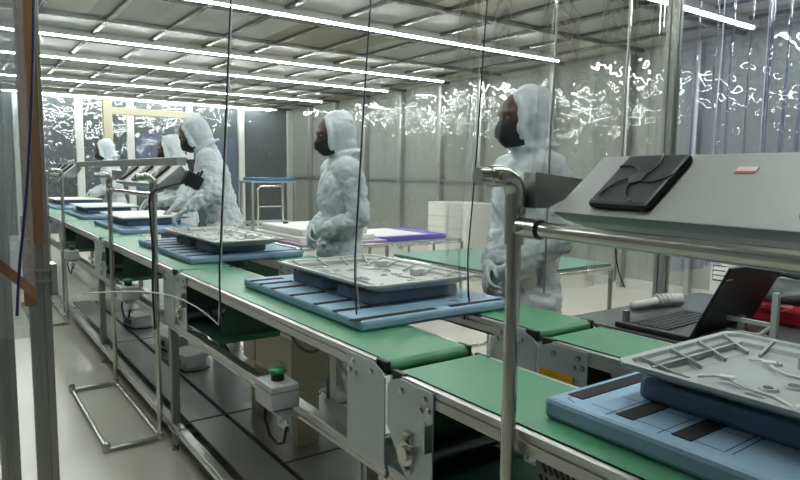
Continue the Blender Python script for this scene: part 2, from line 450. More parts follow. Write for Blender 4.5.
for i, lab in enumerate(['green belt conveyor under the plastic-draped tray, behind the curtain line', 'green belt conveyor under the second draped tray, with small control box on its rail',
                         'green belt conveyor beyond the second joint, carrying white-topped trays', 'farthest green belt conveyor of the front line, at left edge']):
    conveyor(lab, .872, 1.168, B[i] + .004, B[i + 1] - .004, .93, legs=(B[i] + .11, ) + ((B[i + 1] - .12,) if i == 3 else ()), sides=(-1,))
conveyor('green belt conveyor of the rear line, between the near belt and the laptop', 1.432, 1.712, -.62, 1.268, .918, legs=(-.45, 1.0))
conveyor('green belt conveyor of the rear line, in front of the standing person at right', 1.432, 1.712, 1.276, 2.90, .93, legs=(1.40,), knobs=((1.36, .872), (1.60, .942)))
conveyor('green belt conveyor of the rear line, farthest stretch below the white panels', 1.432, 1.712, 4.258, 10.2, .93, legs=(4.4, 7.2, 10.0))
conveyor('green belt conveyor of the rear line, below the second draped tray', 1.432, 1.712, 2.908, 4.25, .93, legs=(3.0, 4.15))

# ------------------------------------------------------------------ lower shelves
def shelves():
    for i, (a, b) in enumerate([(-.4, 1.30), (1.32, 3.08), (3.10, 4.86), (4.88, 6.62)]):
        t = thing('lower_shelf', 'grey plate shelf low under the conveyors, ' + ['nearest bay', 'second bay, below the first control box', 'third bay', 'farthest bay'][i], 'shelf', (1.3, (a + b) / 2, .15), 0, 'low shelves under the conveyors')
        L = (b - a) / 2
        G().bx(-.36, -.19, -L, L, -.008, .004).build('plate', 'shelf', t)
        G().bx(-.165, .39, -L, .2, -.008, .004).build('plate', 'shelf', t)
        G().bx(-.165, .39, .215, L, -.008, .004).build('plate', 'shelf', t)
        G().bx(-.205, -.15, -L, L, -.04, -.009).build('support_beam', 'black', t)
        G().bx(-.39, .40, -L + .03, -L + .07, -.045, -.041).build('support_beam', 'black', t)
        G().bx(-.39, .40, L - .07, L - .03, -.045, -.041).build('support_beam', 'black', t)
shelves()

# ------------------------------------------------------------------ pads, blocks and trays
def pad(label, x0, x1, y0, y1, z0, strips, ink=False, th=.042):
    t = thing('foam_pad', label, 'foam pad', ((x0 + x1) / 2, (y0 + y1) / 2, z0), 0, 'blue foam pads on the belts')
    w, l = (x1 - x0) / 2, (y1 - y0) / 2
    G().bx(-w, w, -l, l, 0, th).build('pad_body', 'pad', t, bevel=.010)
    for (ux, uy, lx, ly) in strips:                                   # felt strips: centre and half sizes
        G().bx(ux - lx, ux + lx, uy - ly, uy + ly, th - .001, th + .0018).build('felt_strip', 'strap', t)
    if ink:
        g = G()
        for a, b in (((-w + .03, l - .035), (-w + .17, l - .022)), ((-w + .05, l - .050), (-w + .15, l - .040)), ((-w + .05, l - .050), (-w + .053, l - .028)), ((-w + .10, l - .045), (-w + .103, l - .022)),
                     ((-w + .15, l - .040), (-w + .153, l - .018)), ((-w + .02, l - .060), (-w + .03, l - .035)), ((-w + .045, l - .08), (-w + .045, l - .34)), ((-w + .13, l - .09), (-w + .13, l - .34)),
                     ((-w + .045, l - .340), (-w + .17, l - .338)), ((-w + .045, l - .352), (-w + .17, l - .350)), ((-w + .02, l - .13), (-w + .15, l - .13)), ((-w + .02, l - .235), (-w + .15, l - .235))):
            d = Vector((b[0] - a[0], b[1] - a[1], 0)); n = Vector((-d.y, d.x, 0)).normalized() * .0012
            p = Vector((a[0], a[1], th + .0004)); q = Vector((b[0], b[1], th + .0004))
            g.bm.faces.new([g.bm.verts.new(v) for v in (p - n, q - n, q + n, p + n)])
        g.build('ink_lines', 'ink', t)
    return t
def block(label, x0, x1, y0, y1, z0, z1, sag=0):
    g = G().bx(x0, x1, y0, y1, z0, z1)
    o = g.build('foam_block', 'foam', None, bevel=.012)
    return tag(o, label, 'foam block', 'blue foam blocks under the trays')
def tray(label, x0, x1, y0, y1, z0, m='tray', h=.034, detail=True):
    """open moulded back cover: rim, sloping ribbed walls, floor with bosses and cables"""
    cx, cy = (x0 + x1) / 2, (y0 + y1) / 2; w, l = (x1 - x0) / 2, (y1 - y0) / 2
    t = thing('moulded_tray', label, 'tray', (cx, cy, z0), 0, 'moulded trays on foam blocks')
    g = G(); bm = g.bm
    def ring(dx, dy, z, c=.02):
        a, b = w - dx, l - dy
        return [bm.verts.new(p + (z,)) for p in ((-a + c, -b), (a - c, -b), (a, -b + c), (a, b - c), (a - c, b), (-a + c, b), (-a, b - c), (-a, -b + c))]
    rings = [ring(.06, .05, 0), ring(.004, .004, h - .010), ring(0, 0, h - .008), ring(0, 0, h), ring(.016, .016, h), ring(.020, .020, h - .008),
             ring(.045, .035, h - .010), ring(.05, .04, h - .020), ring(.08, .075, .006)]
    for A, Bq in zip(rings, rings[1:]):
        for i in range(8): bm.faces.new((A[i], A[(i + 1) % 8], Bq[(i + 1) % 8], Bq[i]))
    bm.faces.new(rings[0][::-1]); bm.faces.new(rings[-1])
    g.build('shell', m, t, bevel=.0015)
    def bar(a, b, r): return G().box(((Vector(a) + Vector(b)) / 2), (r, (Vector(b) - Vector(a)).length, r * 1.3), (Vector(b) - Vector(a)).to_track_quat('Y', 'Z').to_matrix())
    # end wall ribs
    for sy in (-1, 1):
        n = 4
        for k in range(n):
            x = -w + .06 + (2 * w - .12) * k / (n - 1)
            bar((x, sy * (l - .018), h - .002), (x * .86, sy * (l - .085), .010), .007).build('rib', m, t)
        g = G().bx(-w + .05, w - .05, sy * (l - .055), sy * (l - .049), h - .02, h - .010)
        g.build('ledge', m, t)
    for sx in (-1, 1):
        for k in range(5):
            y = -l + .11 + (2 * l - .22) * k / 4
            bar((sx * (w - .018), y, h - .002), (sx * (w - .082), y, .010), .006).build('rib', m, t)
    for (bx_, by_, r) in ((-.25, .35, .020), (-.05, .30, .024), (.35, .1, .02), (-.3, -.2, .022), (.2, -.45, .024), (.1, -.1, .016), (.42, .5, .018)):
        x, y = bx_ * w * 1.2, by_ * l * 1.2
        g = G().cyl((x, y, .004), (x, y, .011), r, r * .8, 14)
        b = g.build('boss', m, t, smooth='auto')
        G().cyl((x, y, .0105), (x, y, .0118), r * .45, n=10).build('boss_hole', 'dgrey', b)
    for (bx_, by_) in ((.62, -.28), (.64, .45)):
        G().box((bx_ * w, by_ * l, .018), (.045, .035, .026)).build('clip_block', m, t, bevel=.003)
    # thin cables with connectors running along the floor
    for k, xo in enumerate((-.52, .30)):
        pts = []
        for i in range(25):
            y = l * .70 - 1.4 * l * i / 24
            pts.append((xo * w + .02 * math.sin(i * .5 + k * 2) + .012 * math.sin(i * 1.3), y, .012 + .004 * math.sin(i * .8)))
        c = G().tube(pts, .0028, 6).build('cable', 'wire', t, smooth=True)
        for i in (2, 9, 16): G().box(Vector(pts[i]) + Vector((0, 0, .001)), (.016, .026, .008), Matrix.Rotation(.4, 3, 'Z')).build('connector', 'board', c, bevel=.002)
    G().bx(-w * .62, -w * .5, -l * .2, -l * .62, .0065, .0085).build('slot_panel', 'dgrey', t)
    return t
def strips(w, l, ys, lx, x=None):
    return [((-w + lx + .015) if x is None else x, y, lx, .018) for y in ys]

# nearest set
pad('pale blue foam pad with black felt strips and pen lines, nearest on the belt', .955, 1.60, -.18, .828, .9185,
    [(-.125, .465, .150, .018), (-.20, .345, .085, .018), (-.20, .235, .085, .018), (-.20, -.02, .085, .018), (-.20, -.15, .085, .018), (-.20, -.28, .085, .018)], ink=True)
block('dark blue foam block under the nearest grey tray', 1.10, 1.50, -.12, .715, .961, 1.006)
tray('grey moulded tray with ribbed ends and white cables, nearest at right', 1.055, 1.50, -.02, .742, 1.007)
# middle set, under the curtain
pad('blue foam pad with rows of black strips under the plastic-draped tray', .982, 1.605, 1.555, 2.47, .9305,
    [(-.17, -.43, .16, .012), (-.24, -.29, .07, .013), (-.24, -.16, .07, .013), (-.24, .02, .07, .013), (-.24, .18, .07, .013), (-.24, .29, .07, .013), (-.24, .38, .07, .013), (.17, -.43, .12, .012)], th=.034)
block('blue foam block under the draped tray, front piece beside the curtain tips', 1.12, 1.50, 1.72, 1.95, .965, 1.008)
block('blue foam block under the draped tray, rear piece toward the second tray', 1.12, 1.50, 2.04, 2.30, .965, 1.008)
tray('pale open tray below the hanging plastic film, middle of the line', 1.085, 1.545, 1.665, 2.36, 1.009, 'trayl')
# second set
pad('blue slatted foam pad under the second pale tray behind the curtain', .99, 1.63, 3.2, 4.25, .9305,
    [(-.2, y, .11, .014) for y in (-.44, -.30, -.16, -.02, .12, .26, .40)] + [(.2, -.47, .1, .012)], th=.034)
block('blue foam block under the second pale tray, near piece', 1.14, 1.45, 3.30, 3.58, .965, 1.010)
block('blue foam block under the second pale tray, far piece', 1.14, 1.45, 3.68, 3.95, .965, 1.010)
tray('pale open tray second behind the curtain, beside the leaning person', 1.10, 1.50, 3.15, 4.08, 1.011, 'trayl')
# far sets carry white upturned panels
for y0, y1, p0, p1, lab in [(4.97, 6.08, 5.25, 6.12, 'third from the curtain'), (6.66, 7.82, 6.96, 7.78, 'fourth from the curtain'), (8.45, 9.6, 8.85, 9.62, 'farthest at left')]:
    pad('blue foam pad below a white panel, %s' % lab, 1.05, 1.62, y0, y1, .9305, [(-.2, -.42 * (y1 - y0), .06, .02), (-.2, -.3 * (y1 - y0), .06, .02)], th=.034)
    block('blue foam block below a white panel, %s' % lab, 1.16, 1.58, p0 + .06, p1 - .06, .965, 1.018)
    t = thing('flat_cover', 'white flat moulded cover lying on blue block, %s' % lab, 'cover', (1.375, (p0 + p1) / 2, 1.0185), 0, 'white covers on the line')
    l = (p1 - p0) / 2
    G().bx(-.27, .27, -l, l, .006, .02).build('top_face', 'board', t, bevel=.006)
    G().bx(-.25, .25, -l + .02, l - .02, 0, .007).build('rim', 'dgrey', t, bevel=.002)

# ------------------------------------------------------------------ ionizer stands
def stand(label, loc, rz, hz, length=1.05):
    """pipe stand: local +X toward the conveyor, local -Y along the line toward the viewer"""
    t = thing('pipe_stand', label, 'stand', loc, rz, 'pipe stands beside the line')
    r = .014; w = .26
    for (a, b) in (((-w, 0, r), (0, 0, r)), ((-w, -length, r), (0, -length, r)), ((-w, 0, r), (-w, -length, r)), ((0, 0, r), (0, -length, r))):
        G().cyl(a, b, r).build('base_pipe', 'steel', t, smooth='auto')
    for x in (-w, 0):
        for y in (0, -length):
            G().cyl((x, y, 0), (x, y, .036), .019).ball((x, y, .036), .019).build('corner_joint', 'steel', t, smooth='auto')
    for y in (0, -length):
        G().cyl((0, y, .02), (0, y, hz - .03), r).build('post', 'steel', t, smooth='auto')
        pts = [(0, y, hz - .075)] + [(-.035 + .035 * math.cos(a), y, hz - .035 + .035 * math.sin(a)) for a in [PI / 2 * k / 6 for k in range(7)]] + [(-.06, y, hz)]
        e = G().tube(pts, .0195, 16).build('elbow', 'steel', t, smooth='auto')
        G().cyl((-.05, y, hz), (-.085, y, hz), r + .002).build('stub', 'steel', e, smooth='auto')
        for (x, z, dx) in ((-.002, hz - .062, 0), (-.045, hz, 0)):
            G().cyl((x, y - .0185, z), (x, y - .027, z), .006, n=8).cyl((x, y - .0185, z), (x, y - .021, z), .009, n=10).build('clamp_screw', 'alud', e)
        g = G().cyl((0, y, hz - .125), (0, y, hz - .065), .0185).cyl((0, y + (-.02 if y == 0 else .02), hz - .092), (0, y + (-.072 if y == 0 else .072), hz - .092), .0185)
        c = g.build('tee_joint', 'steel', t, smooth='auto')
        yy = -.016 if y == 0 else .016
        G().cyl((-.016, y + yy * 2, hz - .092), (-.026, y + yy * 2, hz - .092), .0065, n=8).build('clamp_screw', 'alud', c)
    G().cyl((0, -.03, hz - .092), (0, -length + .03, hz - .092), r).build('cross_pipe', 'steel', t, smooth='auto')
    G().cyl((0, -.074, hz - .092), (0, -.078, hz - .092), .0155).build('cable_tie', 'black', t)
    return t
def ionizer(label, loc, rz, n_fans, length=.90):
    """tilted blower box; local origin under its lower front edge at the far end"""
    t = thing('ionizer_box', label, 'ionizer', loc, rz, 'tilted fan boxes over the line')
    tilt = math.radians(40); s = .152; d = .030
    ux = Vector((math.cos(tilt), 0, math.sin(tilt))); nx = Vector((-math.sin(tilt), 0, math.cos(tilt)))   # slope up, outward normal
    def P(a, y, n): return ux * a + nx * n + Vector((0, y, 0))
    g = G(); bm = g.bm
    sec = [(0, 0), (s, 0), (s, -.06), (.05, -.085), (.012, -d)]
    g.prism(sec, lambda u, v, w: P(u, w, v), 0, -length)
    g.build('housing', 'box', t, bevel=.002)
    rot = Matrix((ux, Vector((0, 1, 0)), nx)).transposed()
    for k in range(n_fans):
        if .136 + .335 * k > length - .06: break
        yc = -.136 - .335 * k
        cen = P(s / 2, yc, .007)
        g = G().box(cen, (.124, .120, .014), rot)
        f = g.build('fan_grille', 'fan', t, bevel=.006)
        g = G()
        c2 = P(s / 2, yc, .0145)
        g.cyl(c2, c2 + nx * .002, .014, n=20)
        for q in range(5):
            a0 = 2 * PI * q / 5 + .35; pts = []
            for i in range(8):
                rr = .012 + .050 * i / 7; aa = a0 + .75 * (i / 7)
                pts.append(c2 + ux * rr * math.cos(aa) + Vector((0, 1, 0)) * rr * math.sin(aa) + nx * .001)
            g.tube(pts, .0013, 6)
        g.build('guard_spokes', 'guard', f, smooth='auto')
    st = G().box(P(s * .74, -.292, .0008), (.014, .030, .001), rot).build('sticker', 'whlab', t)
    G().box(P(s * .71, -.292, .0016), (.004, .028, .0005), rot).build('sticker_band', 'redlab', st)
    # dark triangular bracket plate to the post
    g = G().prism([(.006, .068), (.155, .052), (.035, .003), (.012, .003)], lambda u, v, w: (u, w, v), .052, .055)
    g.bx(.004, .008, .052, .085, .003, .068)
    g.build('bracket', 'boxd', t)
    return t
R1 = math.radians(-7.6)
stand('polished pipe stand nearest the viewer, standing before the near belt', (.850, .822, 0), R1, 1.398)
ionizer('grey tilted fan box with black square fan, nearest at right', (.855, .822 - .085, 1.338), R1, 3)
stand('pipe stand with rectangular floor base in the middle aisle at left', (.852, 4.36, 0), 0, 1.372, 1.05)
ionizer('grey tilted fan box above the white panels on the middle stand', (.872, 4.30, 1.335), 0, 3, 1.0)
stand('pipe stand farthest along the line at left edge', (.852, 7.40, 0), 0, 1.40, 1.04)
ionizer('grey tilted fan box on the farthest pipe stand', (.872, 7.36, 1.362), 0, 3, .95)
o = G().bx(.985, 1.035, 3.36, 7.34, 1.430, 1.475).build('bar_cover', 'box', None, bevel=.004); tag(o, 'long pale bar running along the tops of the distant fan boxes', 'bar')

# ------------------------------------------------------------------ control boxes
def control(label, y):
    t = thing('control_box', label, 'control box', (.842, y, .672), 0, 'push button boxes on the frame rail')
    G().bx(-.068, .026, -.065, .065, .0, .078).build('housing', 'ctrl', t, bevel=.005)
    G().bx(-.0685, .0265, -.0655, .0655, .056, .058).build('lid_seam', 'dgrey', t)
    b = G().cyl((-.018, 0, .078), (-.018, 0, .098), .021).build('button_collar', 'black', t, smooth='auto')
    G().cyl((-.018, 0, .098), (-.018, 0, .106), .021, .029).ball((-.018, 0, .107), (.029, .029, .011)).build('push_button', 'green', b, smooth='auto')
    g = G().bx(-.06, .0, -.12, .05, -.006, -.0005).bx(-.03, -.026, -.12, -.02, -.06, -.001)
    p = g.build('bracket', 'zinc', t)
    G().cyl((-.03, -.10, -.025), (-.037, -.10, -.025), .006, n=8).cyl((-.03, -.05, -.04), (-.037, -.05, -.04), .006, n=8).build('bolt', 'steel', p)
    pts = [(-.045, .03, .0), (-.05, .03, -.05), (-.045, .0, -.10), (-.04, -.05, -.11), (-.04, -.09, -.09), (-.035, -.1, -.04)]
    G().tube(pts, .005, 8).build('lead', 'cable', t, smooth=True)
    return t
control('white control box with green mushroom button on the nearest frame rail', 1.80)
control('white control box with green button on the rail behind the middle stand', 3.80)
control('small white control box on the frame rail farthest to the left', 5.75)

# ------------------------------------------------------------------ people
def ik(a, b, l1, l2, hint):
    a = Vector(a); b = Vector(b); d = b - a; L = min(d.length, (l1 + l2) * .995); n = d.normalized()
    x = (l1 * l1 - l2 * l2 + L * L) / (2 * L); h = math.sqrt(max(0, l1 * l1 - x * x))
    hp = Vector(hint); hp = (hp - n * hp.dot(n)).normalized()
    return a + n * x + hp * h, a + n * L
def hand_mesh():
    g = G()
    for i, y in enumerate((-.030, -.010, .011, .031)):
        g.cap((.0, y * .75, 0), (.082, y, 0), .0125, .0115, 10)
        l = (.030, .040, .044, .038)[i]; p = Vector((.084, y, 0)); a = -.30 - .06 * (3 - i)
        for k in range(3):
            q = p + Vector((math.cos(a), .06 * (i - 1.5), math.sin(a))) * l * (1, .72, .6)[k]
            g.cap(p, q, .0105 - .001 * k, .0097 - .001 * k, 10); p = q; a -= (.75, .60, 0)[k]
    g.ball((.04, 0, -.003), (.045, .036, .016))
    g.cap((.018, .026, -.004), (.048, .052, -.014), .015, .012, 10); g.cap((.048, .052, -.014), (.076, .058, -.024), .0115, .0105, 10); g.cap((.076, .058, -.024), (.096, .055, -.034), .0105, .009, 10)
    g.cap((-.018, 0, 0), (.01, 0, 0), .030, .029, 14)
    return remesh(g, .0045, 2)
HAND_L = hand_mesh()       # thumb toward +Y
def mirrored(me):
    m = me.copy()
    for v in m.vertices: v.co.y = -v.co.y
    m.flip_normals(); return m
HAND_R = mirrored(HAND_L)  # thumb toward -Y
def person(label, loc, heading, height=1.8, lean=0, hands=((.3, .1, 1.0), (.3, -.1, 1.0)), hdir=(((.5, -.5, -.7), (.6, .5, .5)), ((.5, .5, -.7), (.6, -.5, .5))),
           head_pitch=.15, head_yaw=0, seed=1, elbows=((-.7, .40, -.4), (-.7, -.40, -.4)), voxel=.0105):
    t = thing('person', label, 'person', loc, heading, 'people in white coveralls')
    s = height / 1.815; t.scale = (s, s, s)
    pel = Vector((0, 0, .95)); Rl = Matrix.Rotation(lean, 3, 'Y')
    def U(x, y, z): return pel + Rl @ (Vector((x, y, z)) - pel)
    hc = U(.0, 0, 1.57); Rh = Rl @ Matrix.Rotation(head_yaw, 3, 'Z') @ Matrix.Rotation(head_pitch, 3, 'Y')
    def H(x, y, z): return hc + Rh @ (Vector((x, y, z)) - Vector((0, 0, 1.57)))
    sh = [U(.0, .185, 1.445), U(.0, -.185, 1.445)]
    arms = []
    for i in (0, 1):
        el, wr = ik(sh[i], hands[i], .29, .255, elbows[i]); arms.append((el, wr))
    # coverall: one continuous baggy shell with hood
    g = G()
    g.ball((0, 0, .93), (.145, .180, .17)); g.ball(U(.0, 0, 1.10), (.135, .172, .20), Rl); g.ball(U(.0, 0, 1.30), (.142, .20, .20), Rl)
    g.cap(sh[0] - Rl @ Vector((0, .02, 0)), sh[1] + Rl @ Vector((0, .02, 0)), .082, .082)
    g.cap(U(-.01, 0, 1.44), H(-.015, 0, 1.575), .108, .078)
    g.ball(H(-.028, 0, 1.692), (.108, .100, .124), Rh); g.ball(H(-.025, 0, 1.61), (.088, .098, .095), Rh); g.ball(H(-.075, 0, 1.745), (.055, .06, .055), Rh); g.tube([H(-.02 + .098 * math.cos(a), .100 * math.sin(a), 1.545 + .012 * math.cos(a)) for a in [2 * PI * k / 20 for k in range(20)]], .013, 8, closed=True)
    rim = [H(.058 - .02 * math.cos(a) * (math.cos(a) > 0) + .012 * (math.cos(a) < 0), .079 * math.sin(a), 1.665 + .108 * math.cos(a)) for a in [2 * PI * k / 20 for k in range(20)]]
    g.tube(rim, .018, 10, closed=True)
    for i, sy in ((0, 1), (1, -1)):
        el, wr = arms[i]
        g.cap(sh[i], el, .080, .066); g.cap(el, el + (wr - el) * .80, .066, .048)
        g.cap((0, sy * .09, .88), (.01, sy * .105, .48), .115, .092); g.cap((.01, sy * .105, .48), (-.01, sy * .11, .12), .092, .080)
        g.ball((.05, sy * .115, .058), (.145, .058, .058)); g.ball((.0, sy * .112, .10), (.075, .06, .07))
    me = remesh(g, voxel, 2)
    me.calc_loop_triangles()
    nv = [v.normal.copy() for v in me.vertices]
    for v, n in zip(me.vertices, nv):
        p = v.co + Vector((seed * 7.3, 0, 0)); q = Vector((p.x * 6.5, p.y * 6.5, p.z * 9))
        k = 1 if v.co.z > .14 else .15
        if (v.co - hc).length < .30: k *= .4
        w = p * 3.1; w = Vector((noise.noise(w), noise.noise(w + Vector((9, 0, 0))), noise.noise(w + Vector((0, 9, 0))))) * 1.2
        q2 = Vector((p.x * 11, p.y * 11, p.z * 17)) + w; q3 = q2 * 2.3
        v.co += n * k * (.018 * (.36 - abs(noise.noise(q * .9 + w))) - .016 * (1 - abs(noise.noise(q2 * .8))) ** 6 - .010 * (1 - abs(noise.noise(q3 * .8))) ** 6 + .008)
        if v.co.z < .004: v.co.z = .002
    link('coverall', me, 'suit', t)
    # body: one continuous figure under the suit, face showing in the hood
    g = G()
    g.ball(H(.022, 0, 1.675), (.098, .074, .118), Rh); g.ball(H(.045, 0, 1.615), (.075, .058, .062), Rh)
    g.cap(H(.098, 0, 1.700), H(.130, 0, 1.660), .012, .017, 10)
    g.cap(H(.100, .05, 1.712), H(.112, 0, 1.714), .012, .012, 10); g.cap(H(.100, -.05, 1.712), H(.112, 0, 1.714), .012, .012, 10)
    g.cap(U(0, 0, 1.42), H(.0, 0, 1.60), .058, .055)
    g.ball((0, 0, .94), (.11, .15, .13)); g.ball(U(0, 0, 1.1), (.10, .135, .18), Rl); g.ball(U(0, 0, 1.30), (.11, .155, .17), Rl)
    g.cap(sh[0] * .94 + sh[1] * .06, sh[1] * .94 + sh[0] * .06, .05, .05)
    for i, sy in ((0, 1), (1, -1)):
        el, wr = arms[i]
        g.cap(sh[i], el, .048, .038); g.cap(el, wr, .036, .027)
        g.cap((0, sy * .085, .88), (.01, sy * .10, .48), .075, .052); g.cap((.01, sy * .10, .48), (-.01, sy * .105, .10), .05, .035)
        g.ball((.045, sy * .112, .06), (.10, .035, .035))
    link('body', remesh(g, .011, 1), 'skin', t)
    for sy in (-1, 1):
        e = G().ball(H(.101, sy * .032, 1.690), (.011, .014, .008), Rh, 12).build('eye', 'eye', t, smooth=True)
        G().ball(H(.1105, sy * .032, 1.690), (.003, .0055, .0055), Rh, 10).build('iris', 'black', e, smooth=True)
    # mask over nose and mouth
    g = G(); bm = g.bm; rows = []
    for j in range(13):
        z = 1.562 + .108 * j / 12; row = []
        for i in range(17):
            a = -1.25 + 2.5 * i / 16; f = 1 - ((j - 7) / 9.5) ** 2 * .55
            row.append(bm.verts.new(H(.030 + (.115 * f + .012 * math.exp(-(a * 3) ** 2) * (j > 5)) * math.cos(a) , .084 * f ** .5 * math.sin(a), z)))
        rows.append(row)
    for j in range(12):
        for i in range(16): bm.faces.new((rows[j][i], rows[j][i + 1], rows[j + 1][i + 1], rows[j + 1][i]))
    mk = g.build('face_mask', 'mask', t, smooth=True)
    so = mk.modifiers.new('thick', 'SOLIDIFY'); so.thickness = .003
    # gloves
    for i in (0, 1):
        el, wr = arms[i]
        fx = Vector(hdir[i][0]).normalized(); uz = Vector(hdir[i][1]); uz = (uz - fx * uz.dot(fx)).normalized(); uy = uz.cross(fx)
        m = Matrix((fx, uy, uz)).transposed().to_4x4(); m.translation = wr
        o = bpy.data.objects.new('glove', HAND_R if i == 0 else HAND_L); C.objects.link(o); o.parent = t
        o.matrix_local = m
    return t
HAND_L.materials.append(M['glove']); HAND_R.materials.clear(); HAND_R.materials.append(M['glove'])
# right-hand figure: faces the line (-X), hands folded in front
def rel(loc, heading, s, p):
    d = Vector(p) - Vector(loc); return (Matrix.Rotation(-heading, 3, 'Z') @ d) / s
def put(label, loc, heading, height, hl, hr, **k):
    s = height / 1.815
    return person(label, (*loc, 0), heading, height, hands=(rel((*loc, 0), heading, s, hl), rel((*loc, 0), heading, s, hr)), **k)
FOLD = (((.45, -.75, -.55), (.8, .3, .35)), ((.45, .65, -.65), (.75, -.4, .4)))
A3 = PI - .34
put('person in white hooded coverall, black mask, hands folded before the rear belt, nearest', (2.06, 1.92), A3, 1.785, (1.845, 1.84, 1.005), (1.85, 1.93, 1.02), hdir=FOLD, head_pitch=.20, seed=1)
A2 = PI - .25
put('person in white coverall with lowered head and hands together behind the draped tray', (1.97, 3.37), A2, 1.78, (1.765, 3.26, 1.06), (1.77, 3.36, 1.08), hdir=FOLD, head_pitch=.30, seed=2)
A1 = PI - .35
put('person in white coverall leaning over the line with one arm reaching down', (1.955, 5.32), A1, 1.91, (1.55, 5.08, 1.10), (1.58, 5.48, 1.10), lean=.26,
    hdir=(((.8, .1, -.55), (.4, 0, .9)), ((.8, -.1, -.55), (.4, 0, .9))), head_pitch=.38, seed=3)
put('person in white coverall standing just behind the leaning person', (1.98, 6.55), PI - .3, 1.78, (1.66, 6.45, 1.08), (1.66, 6.75, 1.08), head_pitch=.3, seed=4, lean=.12, voxel=.014)
put('person in white coverall farthest back at the left end of line', (1.90, 9.35), PI - .25, 1.84, (1.60, 9.2, 1.08), (1.60, 9.5, 1.08), head_pitch=.35, seed=5, lean=.10, voxel=.014)

# ------------------------------------------------------------------ booth front: posts and hanging curtains
YC = 1.6
def post(label, x, y, s=.045, tape=False):
    t = thing('booth_post', label, 'post', (x, y, 0), 0, 'aluminium booth posts')
    h = s / 2; g = G()
    for sx in (-1, 1):
        for sy in (-1, 1): g.bx(sx * .006, sx * h, sy * .006, sy * h, 0, ZC - .05)
    g.bx(-h + .006, h - .006, -h + .006, h - .006, 0, ZC - .05)
    g.build('profile', 'alud', t, bevel=.0015)
    if tape:
        G().bx(-h - .002, h - .009, -h - .003, h + .002, 1.235, ZC - .1).build('tape_wrap', 'tape', t)
        G().bx(-h - .012, -h + .012, -h - .006, -h - .002, 1.10, 1.30).build('tape_tail', 'tape', t)
        g = G().bx(-h - .004, h + .012, -h - .004, h + .004, 1.175, 1.182).bx(-h - .004, h + .012, -h - .004, h + .004, 1.15, 1.157)
        g.bx(h + .0, h + .012, -h - .01, h, 1.12, 1.19)
        g.build('clamp', 'steel', t)
    return t
post('aluminium booth post wrapped in brown tape at left edge', .163, YC + .02, .042, tape=True)
post('bare aluminium post at extreme left beside the taped one', .098, YC + .16, .040)
post('aluminium booth post behind the fan box at right', 2.645, YC + .03, .05)
t = thing('curtain_rail', 'aluminium rail under the ceiling carrying the clear curtains', 'rail', (1.8, YC, ZC - .12))
G().bx(-2.6, 2.6, -.02, .02, 0, .04).build('rail', 'alu', t)
g = G()
for k in range(6): g.bx(-2.5 + k, -2.48 + k, -.01, .01, .04, .119)
g.build('hanger', 'steel', t)

def curtain(label, xa, xb, zb_a, zb_b, fn, seed, mt='film', seam=(), folds=1.5, famp=.012, tape=False, slope=.06, hem=False):
    """one hanging strip; fn(s,z) adds a Y offset where it is pushed aside"""
    t = thing('curtain_strip', label, 'curtain', ((xa + xb) / 2, YC, ZC - .12), 0, 'clear curtain strips of the booth')
    w = xb - xa; nx, nz = 36, 90; top = ZC - .12
    def P(i, j):
        u = i / nx; zb = zb_a + (zb_b - zb_a) * (u ** 4 if hem else u)
        v = j / nz; z = top + (zb - top) * v
        q = Vector((u * w * 5 + seed * 3.1, seed, z * 1.4))
        d = famp * (.5 + .5 * v) * math.sin(2 * PI * folds * u + seed + .8 * noise.noise(Vector((seed, z * .8, 0)))) + .007 * noise.noise(q) + .002 * noise.noise(q * 3.1)
        return Vector((-w / 2 + w * u + slope * (z - 1.9), d + fn(u, z), z - top))
    def grid(i0, i1, j0, off=0):
        bm = bmesh.new(); V = [[bm.verts.new(P(i, j) + Vector((0, off, 0))) for i in range(i0, i1 + 1)] for j in range(j0, nz + 1)]
        for j in range(len(V) - 1):
            for i in range(i1 - i0): bm.faces.new((V[j][i], V[j][i + 1], V[j + 1][i + 1], V[j + 1][i]))
        me = bpy.data.meshes.new('strip'); bm.to_mesh(me); bm.free()
        for p in me.polygons: p.use_smooth = True
        return me
    link('film', grid(0, nx, 0), mt, t)
    for side, m, r in seam:
        i = 0 if side == 'l' else nx
        G().tube([P(i, j) for j in range(0, nz + 1, 2)], r, 6).build('edge_binding', m, t, smooth=True)
    if hem: G().tube([P(i, nz) for i in range(8, nx + 1)], .0020, 6).build('hem_glint', 'board', t, smooth=True)  # thin white tube paints the bright reflection along the film's lower edge
    if tape:
        g = G(); bm = g.bm; A = []; Bq = []
        for i in range(nx + 1):
            p = P(i, nz); A.append(bm.verts.new(p + Vector((0, -.004, -.012)))); Bq.append(bm.verts.new(p + Vector((0, -.004, .016))))
        for i in range(nx): bm.faces.new((A[i], A[i + 1], Bq[i + 1], Bq[i]))
        o = g.build('tape_edge', 'tape', t)
        so = o.modifiers.new('thick', 'SOLIDIFY'); so.thickness = .002
    return t
def flat(u, z): return 0
def sway(a, z0=1.15): return lambda u, z: a * max(0, min(1, (z0 - z) / .2)) ** 1.5
curtain('cloudy curtain strip left of the taped post, brown tape along its slanted hem', -.30, .150, 1.62, 1.13, lambda u, z: -.05, 1, 'filmo', folds=3, famp=.012, tape=True, slope=0)
curtain('long cloudy curtain strip hanging behind the taped post down to hip height', -.22, .175, 1.02, 1.012, lambda u, z: .075, 11, 'filmo', folds=2.3, famp=.010, slope=0)
curtain('clear curtain strip just right of the taped post, curling hem drawn with a white glint', .20, .62, 1.118, 1.0, flat, 2, seam=(('r', 'wire', .0016),), folds=1.2, hem=True)
curtain('clear curtain strip with a dark left edge before the leaning person', .62, 1.035, .985, 1.00, sway(-.05), 3, seam=(('l', 'seam', .0026), ('r', 'wire', .0013)), folds=1.5, slope=.062)
